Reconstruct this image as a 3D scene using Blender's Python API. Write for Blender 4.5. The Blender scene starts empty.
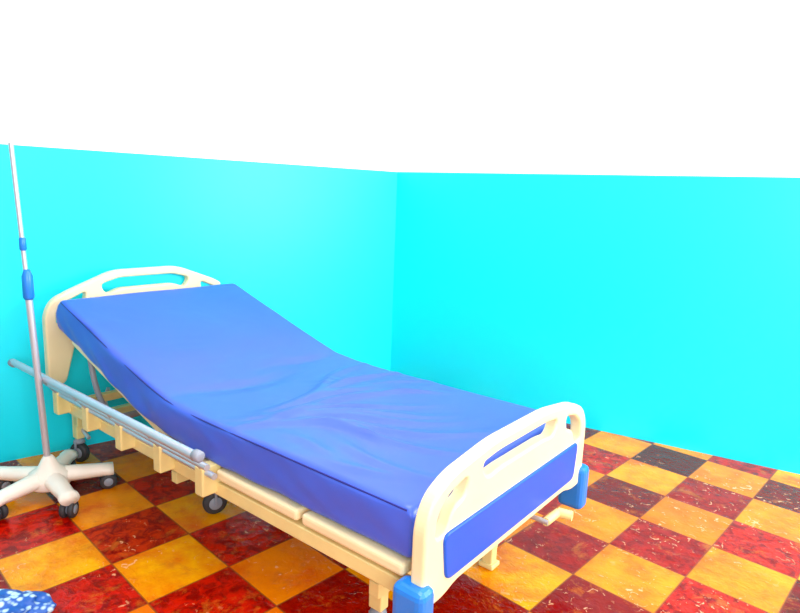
import bpy, bmesh, math, random
from mathutils import Vector, Matrix, noise
random.seed(3)
scene = bpy.context.scene
scene.view_settings.view_transform = 'Standard'
COL = scene.collection

# ------------------------------------------------------------ materials
def mat(name, col, rough=0.5, metal=0.0, spec=0.5, var=0.0, vscale=8.0, bump=0.0, bscale=40.0, coat=0.0):
    m = bpy.data.materials.new(name); m.use_nodes = True
    nt = m.node_tree; b = nt.nodes['Principled BSDF']
    b.inputs['Base Color'].default_value = (*col, 1)
    b.inputs['Roughness'].default_value = rough
    b.inputs['Metallic'].default_value = metal
    b.inputs['Specular IOR Level'].default_value = spec
    b.inputs['Coat Weight'].default_value = coat
    tc = nt.nodes.new('ShaderNodeTexCoord')
    if var > 0:
        n = nt.nodes.new('ShaderNodeTexNoise'); n.inputs['Scale'].default_value = vscale
        n.inputs['Detail'].default_value = 4
        nt.links.new(tc.outputs['Object'], n.inputs['Vector'])
        r = nt.nodes.new('ShaderNodeValToRGB')
        r.color_ramp.elements[0].position = 0.3; r.color_ramp.elements[1].position = 0.7
        r.color_ramp.elements[0].color = (*[c*(1-var) for c in col], 1)
        r.color_ramp.elements[1].color = (*[min(1, c*(1+var)) for c in col], 1)
        nt.links.new(n.outputs['Fac'], r.inputs['Fac']); nt.links.new(r.outputs['Color'], b.inputs['Base Color'])
    if bump > 0:
        n2 = nt.nodes.new('ShaderNodeTexNoise'); n2.inputs['Scale'].default_value = bscale
        n2.inputs['Detail'].default_value = 5
        nt.links.new(tc.outputs['Object'], n2.inputs['Vector'])
        bp = nt.nodes.new('ShaderNodeBump'); bp.inputs['Strength'].default_value = bump
        bp.inputs['Distance'].default_value = 0.01
        nt.links.new(n2.outputs['Fac'], bp.inputs['Height']); nt.links.new(bp.outputs['Normal'], b.inputs['Normal'])
    return m

M_cyan = mat('paint_cyan', (0.0, 0.79, 0.98), 0.42, spec=0.4, var=0.01, vscale=1.5)
M_white = mat('paint_white', (0.95, 0.95, 0.95), 0.7, spec=0.2, var=0.01)
M_cream = mat('cream_abs', (0.84, 0.725, 0.43), 0.35, var=0.03, vscale=6)
M_creamf = mat('cream_frame_paint', (0.78, 0.66, 0.28), 0.4, var=0.06, vscale=12)
M_blue = mat('blue_panel', (0.008, 0.095, 0.58), 0.35, spec=0.35, var=0.04)
M_bluec = mat('blue_clip', (0.01, 0.20, 0.72), 0.35, var=0.03)
M_chrome = mat('steel_tube', (0.50, 0.52, 0.58), 0.33, metal=0.45, var=0.04)
M_grey = mat('grey_plastic', (0.25, 0.28, 0.34), 0.5, var=0.05)
M_dark = mat('dark_rubber', (0.03, 0.03, 0.035), 0.6, var=0.1)
M_base = mat('ivory_base', (0.86, 0.80, 0.70), 0.4, var=0.04)
M_piping = mat('seam_piping', (0.01, 0.015, 0.22), 0.5, var=0.03)

def mattress_mat():
    m = mat('blue_vinyl', (0.052, 0.118, 0.66), 0.36, spec=0.40, var=0.06, vscale=2.0)
    nt = m.node_tree; b = nt.nodes['Principled BSDF']
    tc = nt.nodes.new('ShaderNodeTexCoord')
    w = nt.nodes.new('ShaderNodeTexNoise'); w.inputs['Scale'].default_value = 2.6
    w.inputs['Detail'].default_value = 2; w.inputs['Distortion'].default_value = 0.8
    nt.links.new(tc.outputs['Object'], w.inputs['Vector'])
    bp = nt.nodes.new('ShaderNodeBump'); bp.inputs['Strength'].default_value = 0.25; bp.inputs['Distance'].default_value = 0.03
    nt.links.new(w.outputs['Fac'], bp.inputs['Height']); nt.links.new(bp.outputs['Normal'], b.inputs['Normal'])
    return m
M_matt = mattress_mat()

def floor_mat():
    th = math.radians(-43.5); s = 1/0.31; p0 = Vector((1.771, 3.256, 0))
    R = Matrix.Rotation(-th, 3, 'Z'); loc = -(R @ (p0*s))
    m = bpy.data.materials.new('checker_tiles'); m.use_nodes = True
    nt = m.node_tree; N = nt.nodes; L = nt.links; b = N['Principled BSDF']
    tc = N.new('ShaderNodeTexCoord'); mp = N.new('ShaderNodeMapping')
    mp.inputs['Scale'].default_value = (s, s, s); mp.inputs['Rotation'].default_value = (0, 0, -th)
    mp.inputs['Location'].default_value = (loc.x, loc.y, 0.5)
    L.new(tc.outputs['Object'], mp.inputs['Vector'])
    def math_(op, a, bb=None, c=None):
        n = N.new('ShaderNodeMath'); n.operation = op
        for i, v in enumerate((a, bb, c)):
            if v is None: continue
            if isinstance(v, (int, float)): n.inputs[i].default_value = v
            else: L.new(v, n.inputs[i])
        return n.outputs[0]
    def noise_(scale, detail=4, src=None, rough=0.5, dist=0):
        n = N.new('ShaderNodeTexNoise'); n.inputs['Scale'].default_value = scale; n.inputs['Detail'].default_value = detail
        n.inputs['Roughness'].default_value = rough; n.inputs['Distortion'].default_value = dist
        L.new(src or mp.outputs['Vector'], n.inputs['Vector']); return n.outputs['Fac']
    def ramp(f, stops):
        r = N.new('ShaderNodeValToRGB'); e = r.color_ramp.elements
        while len(e) < len(stops): e.new(0.5)
        for i, (p, c) in enumerate(stops): e[i].position = p; e[i].color = (*c, 1)
        L.new(f, r.inputs['Fac']); return r.outputs['Color']
    def mix(f, a, c):
        n = N.new('ShaderNodeMix'); n.data_type = 'RGBA'
        if isinstance(f, (int, float)): n.inputs[0].default_value = f
        else: L.new(f, n.inputs[0])
        for idx, v in ((6, a), (7, c)):
            if isinstance(v, tuple): n.inputs[idx].default_value = (*v, 1)
            else: L.new(v, n.inputs[idx])
        return n.outputs[2]
    sx = N.new('ShaderNodeSeparateXYZ'); L.new(mp.outputs['Vector'], sx.inputs[0])
    fx = math_('FLOOR', sx.outputs[0]); fy = math_('FLOOR', sx.outputs[1])
    par = math_('FLOORED_MODULO', math_('ADD', fx, fy), 2.0)      # 1 = yellow
    cb = N.new('ShaderNodeCombineXYZ'); L.new(fx, cb.inputs[0]); L.new(fy, cb.inputs[1])
    wn = N.new('ShaderNodeTexWhiteNoise'); wn.noise_dimensions = '3D'; L.new(cb.outputs[0], wn.inputs['Vector'])
    rnd = wn.outputs['Value']
    n1 = noise_(1.6, 6, rough=0.65); n2 = noise_(6.0, 5, rough=0.7, dist=0.6)
    redt = ramp(rnd, [(0, (0.10, 0.002, 0.0)), (0.25, (0.26, 0.003, 0.0)), (0.6, (0.58, 0.006, 0.0)), (1, (0.50, 0.04, 0.0))])
    yelt = ramp(rnd, [(0, (0.78, 0.15, 0.0)), (0.4, (0.86, 0.30, 0.0)), (0.75, (0.90, 0.46, 0.0)), (1, (0.82, 0.11, 0.0))])
    redm = mix(ramp(n2, [(0.42, (0, 0, 0)), (0.60, (1, 1, 1))]), redt, (0.20, 0.0, 0.0))
    yelm = mix(ramp(n1, [(0.42, (0, 0, 0)), (0.66, (1, 1, 1))]), yelt, (0.72, 0.13, 0.0))
    worn = ramp(noise_(2.3, 6, rough=0.75, dist=0.4), [(0.55, (0, 0, 0)), (0.66, (0.55,)*3)])
    c = mix(par, redm, yelm)
    c = mix(worn, c, (0.55, 0.14, 0.01))
    # the darkest maroon tile
    isb = math_('MULTIPLY', math_('COMPARE', fx, -1.0, 0.1), math_('COMPARE', fy, -1.0, 0.1))
    c = mix(isb, c, (0.12, 0.003, 0.0))
    # light flecks: glossy highlights painted into the tile colour, with some wear
    n3 = noise_(9.0, 3, rough=0.6, dist=1.2); n4 = noise_(1.2, 2)
    fl = math_('MULTIPLY', ramp(n3, [(0.63, (0, 0, 0)), (0.67, (1, 1, 1))]), ramp(n4, [(0.45, (0, 0, 0)), (0.60, (0.7, 0.7, 0.7))]))
    c = mix(fl, c, (0.95, 0.52, 0.26))
    # grout
    def edge(v):
        f = math_('FRACT', v); return math_('MINIMUM', f, math_('SUBTRACT', 1.0, f))
    d = math_('MINIMUM', edge(sx.outputs[0]), edge(sx.outputs[1]))
    g = math_('LESS_THAN', d, 0.011)
    c = mix(math_('MULTIPLY', g, 0.7), c, (0.18, 0.04, 0.01))
    L.new(c, b.inputs['Base Color'])
    L.new(ramp(n2, [(0.3, (0.05,)*3), (0.7, (0.22,)*3)]), b.inputs['Roughness'])
    b.inputs['Specular IOR Level'].default_value = 0.28
    b.inputs['Specular Tint'].default_value = (1.0, 0.7, 0.45, 1)
    n5 = noise_(3.5, 3, rough=0.5)
    bp = N.new('ShaderNodeBump'); bp.inputs['Strength'].default_value = 0.5; bp.inputs['Distance'].default_value = 0.006
    L.new(math_('ADD', n3, math_('MULTIPLY', n5, 2.0)), bp.inputs['Height']); L.new(bp.outputs['Normal'], b.inputs['Normal'])
    return m
M_floor = floor_mat()

# ------------------------------------------------------------ helpers
def obj_from_bm(name, bm, m, parent=None, smooth=False):
    me = bpy.data.meshes.new(name); bm.normal_update(); bm.to_mesh(me); bm.free()
    o = bpy.data.objects.new(name, me); COL.objects.link(o)
    if m: me.materials.append(m)
    if smooth:
        for p in me.polygons: p.use_smooth = True
    if parent: o.parent = parent
    return o
def box(name, lo, hi, m, parent=None, bev=0.004, rot=None, pivot=None):
    bm = bmesh.new(); bmesh.ops.create_cube(bm, size=1)
    c = [(a+b)/2 for a, b in zip(lo, hi)]; s = [b-a for a, b in zip(lo, hi)]
    for v in bm.verts: v.co = Vector([v.co[i]*s[i]+c[i] for i in range(3)])
    if bev > 0: bmesh.ops.bevel(bm, geom=bm.edges[:], offset=min(bev, min(s)*0.45), segments=3, affect='EDGES', profile=0.5)
    if rot:
        bmesh.ops.rotate(bm, verts=bm.verts[:], cent=pivot or c, matrix=rot)
    return obj_from_bm(name, bm, m, parent)
def tomesh(o, parent=None):
    dg = bpy.context.evaluated_depsgraph_get(); me = bpy.data.meshes.new_from_object(o.evaluated_get(dg))
    n = o.name; cu = o.data; mw = o.matrix_world.copy()
    bpy.data.objects.remove(o); bpy.data.curves.remove(cu)
    q = bpy.data.objects.new(n, me); q.name = n; COL.objects.link(q); q.matrix_world = mw
    if parent: q.parent = parent
    return q
def tube(name, pts, r, m, parent=None, smooth_path=False, res=4):
    cu = bpy.data.curves.new(name, 'CURVE'); cu.dimensions = '3D'; cu.bevel_depth = r; cu.bevel_resolution = res; cu.use_fill_caps = True
    sp = cu.splines.new('BEZIER' if smooth_path else 'POLY')
    if smooth_path:
        sp.bezier_points.add(len(pts)-1)
        for p, q in zip(sp.bezier_points, pts): p.co = q; p.handle_left_type = p.handle_right_type = 'AUTO'
    else:
        sp.points.add(len(pts)-1)
        for p, q in zip(sp.points, pts): p.co = (*q, 1)
    cu.materials.append(m)
    o = bpy.data.objects.new(name, cu); COL.objects.link(o); bpy.context.view_layer.update()
    q = tomesh(o, parent)
    for p in q.data.polygons: p.use_smooth = True
    return q
def rpoly(pts, rad, seg=6):
    """rounded polygon"""
    out = []; n = len(pts)
    for i in range(n):
        p = Vector(pts[i]); a = Vector(pts[i-1]); c = Vector(pts[(i+1) % n])
        r = rad[i] if isinstance(rad, (list, tuple)) else rad
        d1 = (a-p); d2 = (c-p); r = min(r, d1.length*0.49, d2.length*0.49)
        s = p+d1.normalized()*r; e = p+d2.normalized()*r
        for k in range(seg+1):
            t = k/seg; out.append(s*(1-t)**2+p*2*t*(1-t)+e*t*t)
    return out
def plate(name, outline, holes, thick, x, m, parent=None, bev=0.008):
    """board in the local YZ plane at local x"""
    cu = bpy.data.curves.new(name, 'CURVE'); cu.dimensions = '2D'; cu.fill_mode = 'BOTH'
    cu.extrude = thick/2-bev; cu.bevel_depth = bev; cu.bevel_resolution = 3; cu.offset = -bev
    for loop in [outline]+holes:
        sp = cu.splines.new('POLY'); sp.points.add(len(loop)-1); sp.use_cyclic_u = True
        for p, q in zip(sp.points, loop): p.co = (q[0], q[1], 0, 1)
    cu.materials.append(m)
    o = bpy.data.objects.new(name, cu); COL.objects.link(o); bpy.context.view_layer.update()
    q = tomesh(o)
    # curve XY -> local YZ
    T = Matrix(((0, 0, 1, x), (1, 0, 0, 0), (0, 1, 0, 0), (0, 0, 0, 1)))
    q.data.transform(T)
    for p in q.data.polygons: p.use_smooth = False
    if parent: q.parent = parent
    return q
def lathe(name, prof, m, parent=None, loc=(0, 0, 0), rot=None, seg=28):
    bm = bmesh.new(); rings = []
    for r, z in prof:
        rings.append([bm.verts.new((r*math.cos(2*math.pi*k/seg), r*math.sin(2*math.pi*k/seg), z)) for k in range(seg)])
    for a, b in zip(rings, rings[1:]):
        for k in range(seg): bm.faces.new((a[k], a[(k+1) % seg], b[(k+1) % seg], b[k]))
    bm.faces.new(rings[0][::-1]); bm.faces.new(rings[-1])
    if rot: bmesh.ops.transform(bm, matrix=rot.to_4x4(), verts=bm.verts)
    bmesh.ops.translate(bm, verts=bm.verts, vec=loc)
    o = obj_from_bm(name, bm, m, parent, smooth=True); return o
def empty(name, loc, rz=0):
    e = bpy.data.objects.new(name, None); e.location = loc; e.rotation_euler = (0, 0, rz); COL.objects.link(e); return e

def caster(prefix, x, y, parent, R=0.05, w=0.026, ang=0.0, top=0.12, wheelm=None, twin=False):
    rot = Matrix.Rotation(ang, 3, 'Z') @ Matrix.Rotation(math.pi/2, 3, 'X')
    prof = [(R*0.55, -w/2), (R*0.9, -w/2), (R, -w/4), (R, w/4), (R*0.9, w/2), (R*0.55, w/2)]
    d = Vector((-math.sin(ang), math.cos(ang), 0))
    offs = (-w*0.75, w*0.75) if twin else (0,)
    for i, o in enumerate(offs):
        c = Vector((x, y, R))+d*o
        lathe(f'{prefix}_tyre_{i+1}', prof, M_dark, parent, c, rot)
        lathe(f'{prefix}_hub_{i+1}', [(R*0.5, -w*0.6), (R*0.6, -w*0.4), (R*0.6, w*0.4), (R*0.5, w*0.6)], wheelm or M_grey, parent, c, rot, 20)
    for i, sgn in enumerate((-1, 1)):
        if twin and i: break
        off = 0 if twin else sgn*(w/2+0.008)
        p = Vector((x, y, 0))+d*off
        tube(f'{prefix}_fork_{i+1}', [p+Vector((0, 0, R)), p+Vector((0, 0, R*2+0.006))], 0.006, wheelm or M_grey, parent)
    lathe(f'{prefix}_swivel', [(0.012, 0), (R*0.55, 0.0), (R*0.5, 0.014), (0.014, 0.02), (0.014, max(0.021, top-2*R))], wheelm or M_grey, parent, (x, y, 2*R))

# ------------------------------------------------------------ room
C = Vector((-0.055, 4.45, 0)); dR = Vector((0.862, -0.507, 0)).normalized(); dL = Vector((-0.78, -0.625, 0)).normalized()
HC = 1.578; HT = 3.0
def wall(name, a, b, nrm):
    bm = bmesh.new(); t = -nrm*0.12
    ms = []
    for z0, z1, mi in ((0, HC, 0), (HC, HT, 1)):
        v = [bm.verts.new(p) for p in (a+Vector((0,0,z0)), b+Vector((0,0,z0)), b+Vector((0,0,z1)), a+Vector((0,0,z1)))]
        w = [bm.verts.new(q.co+t) for q in v]
        for f in ((v[0],v[1],v[2],v[3]), (w[3],w[2],w[1],w[0]), (v[0],v[3],w[3],w[0]), (v[1],w[1],w[2],v[2]), (v[0],w[0],w[1],v[1]), (v[3],v[2],w[2],w[3])):
            bm.faces.new(f).material_index = mi
    bmesh.ops.remove_doubles(bm, verts=bm.verts[:], dist=1e-5)
    bmesh.ops.recalc_face_normals(bm, faces=bm.faces[:])
    o = obj_from_bm(name, bm, M_cyan); o.data.materials.append(M_white)
    return o
nR = Vector((dR.y, -dR.x, 0)); nL = Vector((-dL.y, dL.x, 0))
if nR.y > 0: nR = -nR
if nL.y > 0: nL = -nL
wall('wall_right', C, C+dR*4.2, nR)
wall('wall_left', C, C+dL*4.2, nL)
E1 = C+dL*4.2; E2 = C+dR*4.2
def slab(name, z0, z1, m):
    pts = [C+Vector((0, 0.15, 0)), E2+Vector((0.1, 0.15, 0)), Vector((E2.x+.1, -2.5, 0)), Vector((E1.x-.1, -2.5, 0)), E1+Vector((-0.1, 0.15, 0))]
    bm = bmesh.new(); v = [bm.verts.new((p.x, p.y, z1)) for p in pts]; w = [bm.verts.new((p.x, p.y, z0)) for p in pts]
    bm.faces.new(v); bm.faces.new(w[::-1])
    for i in range(5): bm.faces.new((v[i], w[i], w[(i+1) % 5], v[(i+1) % 5]))
    bmesh.ops.recalc_face_normals(bm, faces=bm.faces[:])
    return obj_from_bm(name, bm, m)
slab('floor', -0.1, 0, M_floor); slab('ceiling', HT, HT+0.1, M_white)

# ------------------------------------------------------------ bed
BA = math.radians(-38.5); L = 2.28; W = 1.05
u = Vector((math.cos(BA), math.sin(BA), 0)); v_ = Vector((-u.y, u.x, 0))
Nf = Vector((0.07, 1.45, 0)); H = Nf-u*L
bed = empty('hospital_bed', H, BA)
# boards
def board(name, x, zb, zs, zm, thick, slot_h, znotch, post=0.16):
    w2 = W/2
    pts = [(0.0, zb), (0.0, zs-0.10), (0.035, zs-0.03), (0.12, zs+0.01), (w2-0.18, zm), (w2+0.18, zm), (W-0.12, zs+0.01), (W-0.035, zs-0.03), (W, zs-0.10), (W, zb), (W-post+0.06, zb), (W-post, znotch), (post, znotch), (post-0.06, zb)]
    out = rpoly(pts, 0.05, 6)
    def topz(y):
        t = abs(y-w2)
        if t < 0.18: return zm
        if t < w2-0.12: return zm+(zs+0.01-zm)*(t-0.18)/(w2-0.30)
        return zs+0.01
    holes = []
    rim = 0.04
    ya, yb = 0.27, W-0.27
    n = 5
    top = [(ya+(yb-ya)*i/n, topz(ya+(yb-ya)*i/n)-rim) for i in range(n+1)]
    bot = [(p[0], p[1]-slot_h) for p in top][::-1]
    bot[0] = (bot[0][0]-0.03, bot[0][1]+0.0); bot[-1] = (bot[-1][0]+0.03, bot[-1][1])
    holes.append(rpoly(top+bot, 0.03, 5))
    for s in (0, 1):
        q = [(0.05, zs-0.155), (0.055, zs-0.085), (0.11, zs-0.04), (0.20, topz(0.2)-rim), (0.19, topz(0.2)-rim-slot_h), (0.13, zs-0.09), (0.10, zs-0.15)]
        if s: q = [(W-a, b) for a, b in q][::-1]
        holes.append(rpoly(q, 0.025, 5))
    plate(name, out, holes, thick, x, M_cream, bed, 0.010)
board('footboard', L, 0.32, 0.665, 0.705, 0.045, 0.055, 0.34)
board('headboard', 0.0, 0.42, 0.88, 0.975, 0.045, 0.055, 0.64, post=0.14)
plate('footboard_stripe', rpoly([(0.10, 0.37), (0.08, 0.515), (W-0.08, 0.515), (W-0.10, 0.37)], 0.03), [], 0.060, L, M_blue, bed, 0.006)
for i, (x, y, z) in enumerate(((L, 0, .39), (L, W, .38))):
    box(f'corner_bumper_{i+1}', (x-0.06, y-0.035, z-0.17), (x+0.045, y+0.035, z+0.01), M_bluec, bed, 0.022)

# mattress : spine in local xz
zf = 0.585; T = 0.16
rise = 0.285; xb = 1.02; x0m = 0.11
def spine(x):
    k = 0.09
    d = xb-x; sl = rise/(xb-x0m)
    return zf+sl*(k*math.log(1+math.exp(d/k)))
def matt():
    x0, x1 = x0m, L-0.045; y0, y1 = 0.03, W-0.03
    nx, ny, ns = 190, 70, 8
    bm = bmesh.new(); rows = []
    def prof():
        P = []; r = 0.024
        for i in range(ny+1):
            t = i/ny; P.append((y0+r+(y1-y0-2*r)*t, 0.0, 0, 1))
        for k in range(1, 5): a = math.pi/2*k/5; P.append((y1-r+r*math.sin(a), -r+r*math.cos(a), math.sin(a), math.cos(a)))
        for k in range(0, ns+1): P.append((y1, -r-(T-2*r)*k/ns, 1, 0))
        for k in range(1, 5): a = math.pi/2*k/5; P.append((y1-r+r*math.cos(a), -T+r-r*math.sin(a), 1, 0))
        for i in range(ny//2+1): t = i/(ny//2); P.append((y1-r-(y1-y0-2*r)*t, -T, 0, 0))
        for k in range(1, 5): a = math.pi/2*k/5; P.append((y0+r-r*math.sin(a), -T+r-r*math.cos(a), -1, 0))
        for k in range(0, ns+1): P.append((y0, -T+r+(T-2*r)*k/ns, -1, 0))
        for k in range(1, 5): a = math.pi/2*k/5; P.append((y0+r-r*math.cos(a), -r+r*math.sin(a), -math.cos(a), math.sin(a)))
        return P
    P = prof()
    def wr(x, y):
        h = 0
        for (cx, cy, ang, ln, wd, am) in WR:
            dx, dy = x-cx, y-cy; a = dx*math.cos(ang)+dy*math.sin(ang); b = -dx*math.sin(ang)+dy*math.cos(ang)+0.03*math.sin(a*9+cx*7)
            h += am*math.exp(-(a/ln)**2-(b/wd)**2)
        h += 0.004*noise.noise(Vector((x*3, y*3, 0.3)))
        return h
    for i in range(nx+1):
        t = i/nx; x = x0+(x1-x0)*t; z = spine(x); sl = (spine(x+.01)-spine(x-.01))/.02
        nrm = Vector((-sl, 0, 1)).normalized()
        e = min(t, 1-t)*(x1-x0); sh = 1.0
        if e < 0.03: sh = math.sqrt(max(0, 1-((0.03-e)/0.03)**2))
        row = []
        for (y, dz, sy, up) in P:
            if e < 0.03:
                c = -T/2; dz = c+(dz-c)*(0.72+0.28*sh)
            q = Vector((x, y, z))+nrm*dz
            if up > 0: q += nrm*wr(x, y)*up
            if sy:
                hang = max(0, -dz/T)
                q.y += sy*(0.010*noise.noise(Vector((x*4, dz*9, sy)))+0.012*noise.noise(Vector((x*8+dz*14, dz*5, 7)))*hang)
            row.append(bm.verts.new(q))
        rows.append(row)
    n = len(P)
    for a, b in zip(rows, rows[1:]):
        for k in range(n): bm.faces.new((a[k], b[k], b[(k+1) % n], a[(k+1) % n]))
    bm.faces.new(rows[0]); bm.faces.new(rows[-1][::-1])
    bmesh.ops.recalc_face_normals(bm, faces=bm.faces[:])
    obj_from_bm('mattress', bm, M_matt, bed, smooth=True)
    def at(x, y, dz):
        sl = (spine(x+.01)-spine(x-.01))/.02; return Vector((x, y, spine(x)))+Vector((-sl, 0, 1)).normalized()*dz
    pts = [at(x0+0.002, y1-0.02-(y1-y0-0.04)*k/10, -0.018) for k in range(11)]
    pts += [at(x0+0.02+(x1-x0-0.04)*k/60, y0+0.004, -0.012) for k in range(61)]
    tube('seam_top', pts, 0.0032, M_piping, bed)
WR = []
rr = random.Random(11)
# creases fanning out across the flat part
for k in range(9):
    t = k/8
    WR.append((1.30+0.50*t, 0.60-0.25*t+rr.uniform(-.06, .06), math.radians(105-85*t+rr.uniform(-6, 6)), rr.uniform(0.20, 0.32), rr.uniform(0.018, 0.026), rr.uniform(0.012, 0.019)))
for k in range(5):
    WR.append((rr.uniform(1.2, 1.9), rr.uniform(0.5, 0.9), math.radians(rr.uniform(35, 85)), rr.uniform(0.10, 0.2), rr.uniform(0.014, 0.02), rr.uniform(0.006, 0.010)))
for k in range(3):
    WR.append((rr.uniform(0.95, 1.10), rr.uniform(0.3, 0.8), math.radians(rr.uniform(80, 100)), rr.uniform(0.25, 0.35), 0.04, -0.007))
for k in range(4):
    WR.append((rr.uniform(1.7, 2.1), rr.uniform(0.1, 0.4), math.radians(rr.uniform(-15, 20)), rr.uniform(0.1, 0.2), 0.020, 0.009))
matt()

# platform panels and frame
pt = zf-T-0.006
ang = math.atan(rise/(xb-x0m))
box('platform_back', (0.14, 0.05, -0.03), (1.02, W-0.05, 0.0), M_cream, bed, 0.008)
pb = bpy.data.objects['platform_back']
pb.data.transform(Matrix.Translation((1.02, 0, pt+0.005)) @ Matrix.Rotation(ang, 4, 'Y') @ Matrix.Translation((-1.02, 0, 0)))
for i, (a, b) in enumerate(((1.05, 1.34), (1.36, 1.79), (1.81, 2.22))):
    box(f'platform_panel_{i+1}', (a, 0.02, pt-0.04), (b, W-0.02, pt), M_cream, bed, 0.012)
zr = pt-0.045
for i, y in enumerate((0.05, W-0.05)):
    box(f'side_beam_{i+1}', (0.02, y-0.02, zr-0.06), (L-0.02, y+0.02, zr-0.01), M_creamf, bed, 0.005)
for i, x in enumerate((0.10, 0.85, 1.45, 2.12)):
    box(f'cross_beam_{i+1}', (x-0.02, 0.05, zr-0.055), (x+0.02, W-0.05, zr-0.015), M_creamf, bed, 0.004)
for i, x in enumerate((0.35, 0.62)):
    tube(f'back_lifter_{i+1}', [(x, 0.3+0.4*i, zr-0.03), (x+0.05, 0.3+0.4*i, spine(x)-T-0.03)], 0.012, M_grey, bed)
# grey lifting mechanism under the head section
tube('lift_torsion_bar', [(0.42, 0.07, zr-0.04), (0.42, W-0.07, zr-0.04)], 0.016, M_grey, bed)
for i, y in enumerate((0.10, W-0.10)):
    tube(f'lift_arm_{i+1}', [(0.42, y, zr-0.04), (0.30, y, zr+0.08), (0.24, y, spine(0.24)-T-0.05)], 0.013, M_grey, bed, smooth_path=True)
tube('lift_screw', [(0.42, 0.5, zr-0.06), (1.5, 0.68, zr-0.06)], 0.014, M_chrome, bed)
for i, y in enumerate((0.13, 0.30)):
    tube(f'head_stay_{i+1}', [(-0.01, y, zr-0.03), (-0.03, y-0.01, 0.27), (0.03, y, 0.19), (0.12, y, 0.15)], 0.010, M_chrome, bed, smooth_path=True)
for i, y in enumerate((0.18, W-0.18)):
    box(f'base_beam_{i+1}', (0.05, y-0.02, 0.20), (2.08, y+0.02, 0.25), M_creamf, bed, 0.005)
LEGS = ((0.03, 0.12), (0.03, W-0.12), (0.97, 0.28), (0.97, W-0.28), (2.03, 0.15), (2.08, 0.76))
for i, x in enumerate((0.05, 0.95, 2.05)):
    box(f'base_cross_{i+1}', (x-0.02, 0.1, 0.2), (x+0.02, W-0.1, 0.25), M_creamf, bed, 0.004)
for k, (x, y) in enumerate(LEGS):
    k += 1
    if k == 6:
        box(f'leg_{k}', (x-0.025, y-0.02, 0.0), (x+0.02, y+0.02, zr-0.05), M_creamf, bed, 0.006)
        box(f'leg_{k}_foot', (x-0.035, y-0.03, 0.0), (x+0.03, y+0.03, 0.02), M_creamf, bed, 0.006)
        tube(f'leg_{k}_strut', [(x, y+0.02, 0.05), (x, y+0.14, zr-0.06)], 0.013, M_creamf, bed)
        continue
    box(f'leg_{k}', (x-0.025, y-0.02, 0.13), (x+0.025, y+0.02, zr-0.05), M_creamf, bed, 0.005)
    caster(f'bed_caster_{k}', x, y, bed, R=0.052, w=0.034, ang=0.4*k, top=0.135)
y = 0.68
tube('crank_shaft', [(1.5, y, zr-0.06), (L+0.06, y, zr-0.06)], 0.009, M_chrome, bed)
tube('crank_arm', [(L+0.05, y, zr-0.06), (L+0.05, y+0.10, zr-0.065)], 0.015, M_creamf, bed)
tube('crank_grip', [(L+0.05, y+0.10, zr-0.065), (L+0.10, y+0.11, zr-0.065)], 0.018, M_creamf, bed)
# folded side rail (near side)
ZT = 0.555; yy = -0.12; yi = -0.01
tube('side_rail_top', [(-0.07, yy, ZT), (1.47, yy, ZT-0.01)], 0.016, M_chrome, bed)
tube('side_rail_mid', [(0.10, (yy+yi)/2, 0.49), (1.44, (yy+yi)/2, 0.48)], 0.012, M_chrome, bed)
tube('side_rail_low', [(0.12, yi, 0.425), (1.40, yi, 0.415)], 0.012, M_chrome, bed)
for i, x in enumerate((-0.07, 1.47)):
    lathe(f'side_rail_cap_{i+1}', [(0.012, -0.018), (0.019, -0.014), (0.019, 0.014), (0.012, 0.018)], M_grey, bed, (x, yy, ZT-0.005), Matrix.Rotation(math.pi/2, 3, 'Y'))
for i, x in enumerate((0.15, 0.45, 0.75, 1.05, 1.33)):
    tube(f'side_rail_post_{i+1}', [(x, yi, 0.42), (x+0.07, yy, ZT-0.005)], 0.008, M_chrome, bed)
    box(f'side_rail_bracket_{i+1}', (x-0.025, yi-0.02, 0.325), (x+0.025, yi+0.06, 0.435), M_creamf, bed, 0.006)

# ------------------------------------------------------------ iv stand
IV = Vector((-1.555, 2.57, 0)); iv = empty('iv_stand', IV, 0.3)
lean = Vector((math.cos(0.3), -math.sin(0.3), 0))*-1     # world -x expressed locally
def pl(z): return Vector((0, 0, z))+lean*(0.045*(z-0.1))
tube('pole_lower', [pl(0.10), pl(1.02)], 0.0140, M_chrome, iv)
tube('pole_upper', [pl(1.0), pl(1.562)], 0.0095, M_chrome, iv)
lathe('collar_lock', [(0.016, 0), (0.022, 0.01), (0.022, 0.10), (0.017, 0.115), (0.012, 0.13)], M_bluec, iv, pl(0.91))
lathe('collar_upper', [(0.010, 0), (0.014, 0.005), (0.014, 0.05), (0.010, 0.055)], M_bluec, iv, pl(1.12))
lathe('hub', [(0.07, 0.055), (0.088, 0.07), (0.082, 0.125), (0.045, 0.15), (0.028, 0.185), (0.018, 0.20)], M_base, iv)
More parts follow.
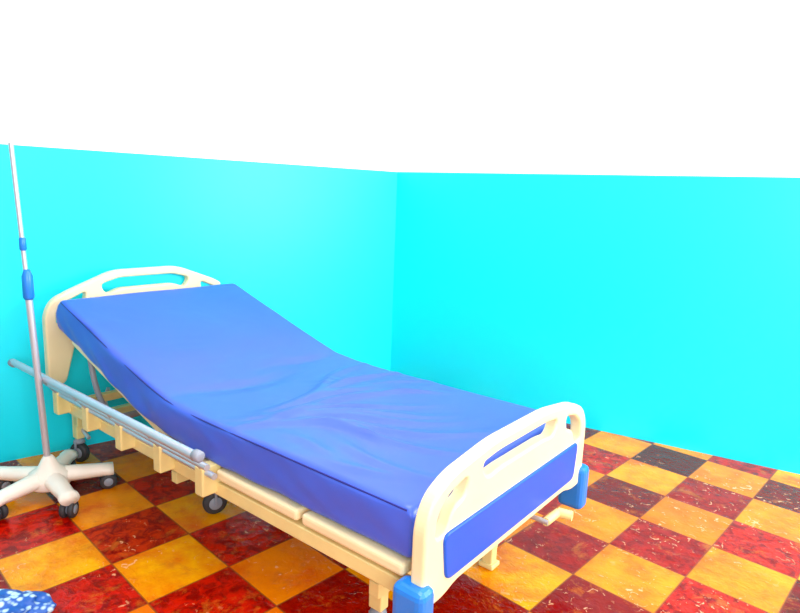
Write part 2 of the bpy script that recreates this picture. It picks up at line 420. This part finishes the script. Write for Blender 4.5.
for i in range(5):
    a = 2*math.pi*i/5+0.2
    bm = bmesh.new(); prev = None; n = 10
    for j in range(n+1):
        t = j/n; r = 0.03+0.232*t; zc = 0.104-0.014*t; wd = 0.046-0.014*t+ (0.008 if t > .85 else 0); hh = 0.038-0.010*t
        ring = [bm.verts.new((r, wd*math.cos(q*2*math.pi/12), zc+hh*math.sin(q*2*math.pi/12))) for q in range(12)]
        if prev:
            for q in range(12): bm.faces.new((prev[q], ring[q], ring[(q+1) % 12], prev[(q+1) % 12]))
        else: bm.faces.new(ring[::-1])
        prev = ring
    bm.faces.new(prev); bmesh.ops.recalc_face_normals(bm, faces=bm.faces[:])
    bmesh.ops.rotate(bm, verts=bm.verts[:], cent=(0, 0, 0), matrix=Matrix.Rotation(a, 3, 'Z'))
    obj_from_bm(f'foot_{i+1}', bm, M_base, iv, smooth=True)
    caster(f'wheel_{i+1}', 0.238*math.cos(a), 0.238*math.sin(a), iv, R=0.036, w=0.022, ang=a+0.6*i, top=0.08, wheelm=M_grey, twin=True)

# ------------------------------------------------------------ crumpled cloth
def bag():
    bm = bmesh.new(); bmesh.ops.create_icosphere(bm, subdivisions=5, radius=1)
    for q in bm.verts:
        n = noise.noise(q.co*2.2)*0.28+noise.noise(q.co*5)*0.12
        q.co = Vector((q.co.x*0.13, q.co.y*0.08, q.co.z*0.05))*(1+n); q.co.z = max(q.co.z+0.035, 0.001)
    m = bpy.data.materials.new('patterned_cloth'); m.use_nodes = True; nt = m.node_tree
    vo = nt.nodes.new('ShaderNodeTexVoronoi'); vo.inputs['Scale'].default_value = 45
    tc = nt.nodes.new('ShaderNodeTexCoord'); r = nt.nodes.new('ShaderNodeValToRGB')
    r.color_ramp.elements[0].color = (0.5, 0.75, 0.9, 1); r.color_ramp.elements[1].color = (0.01, 0.10, 0.45, 1)
    r.color_ramp.elements[0].position = 0.3; r.color_ramp.elements[1].position = 0.55
    nt.links.new(tc.outputs['Object'], vo.inputs['Vector']); nt.links.new(vo.outputs['Distance'], r.inputs['Fac'])
    nt.links.new(r.outputs['Color'], nt.nodes['Principled BSDF'].inputs['Base Color'])
    o = obj_from_bm('patterned_cloth_bundle', bm, m, smooth=True); o.location = (-1.235, 1.76, 0)
bag()

# ------------------------------------------------------------ lights
w = bpy.data.worlds.new('World'); scene.world = w; w.use_nodes = True
w.node_tree.nodes['Background'].inputs[0].default_value = (1, 0.99, 0.97, 1)
w.node_tree.nodes['Background'].inputs[1].default_value = 0.64
def area(name, loc, tgt, sx, sy, pw, col=(1, 1, 1)):
    l = bpy.data.lights.new(name, 'AREA'); l.shape = 'RECTANGLE'; l.size = sx; l.size_y = sy; l.energy = pw; l.color = col
    o = bpy.data.objects.new(name, l); COL.objects.link(o); o.location = loc
    o.rotation_euler = (Vector(tgt)-Vector(loc)).to_track_quat('-Z', 'Y').to_euler(); return o
area('overhead_fill', (0.0, 1.8, 2.9), (0.0, 1.8, 0), 1.6, 0.8, 48)  # unseen lamp added under the ceiling for soft shading
area('rear_fill', (0.8, -1.8, 1.9), (-0.6, 3.3, 1.2), 2.2, 1.6, 125)  # unseen fill added behind the camera to brighten the walls
area('side_fill', (3.7, 1.4, 1.7), (-0.8, 3.8, 1.0), 1.3, 1.5, 150)  # unseen fill added at the right for the pale gloss on the left wall

# ------------------------------------------------------------ camera
cam = bpy.data.cameras.new('camera'); co = bpy.data.objects.new('camera', cam); COL.objects.link(co)
cam.sensor_width = 36; cam.lens = 610/800*36; cam.clip_start = 0.05
p = math.radians(10.13); r = math.atan(0.038)
F = Vector((0, math.cos(p), -math.sin(p))); U = Vector((0, math.sin(p), math.cos(p))); Rr = Vector((1, 0, 0))
cr = Rr*math.cos(r)+U*math.sin(r); cu_ = -Rr*math.sin(r)+U*math.cos(r)
Mx = Matrix((cr, cu_, -F)).transposed().to_4x4(); Mx.translation = Vector((0, 0, 1.4))
co.matrix_world = Mx
scene.camera = co
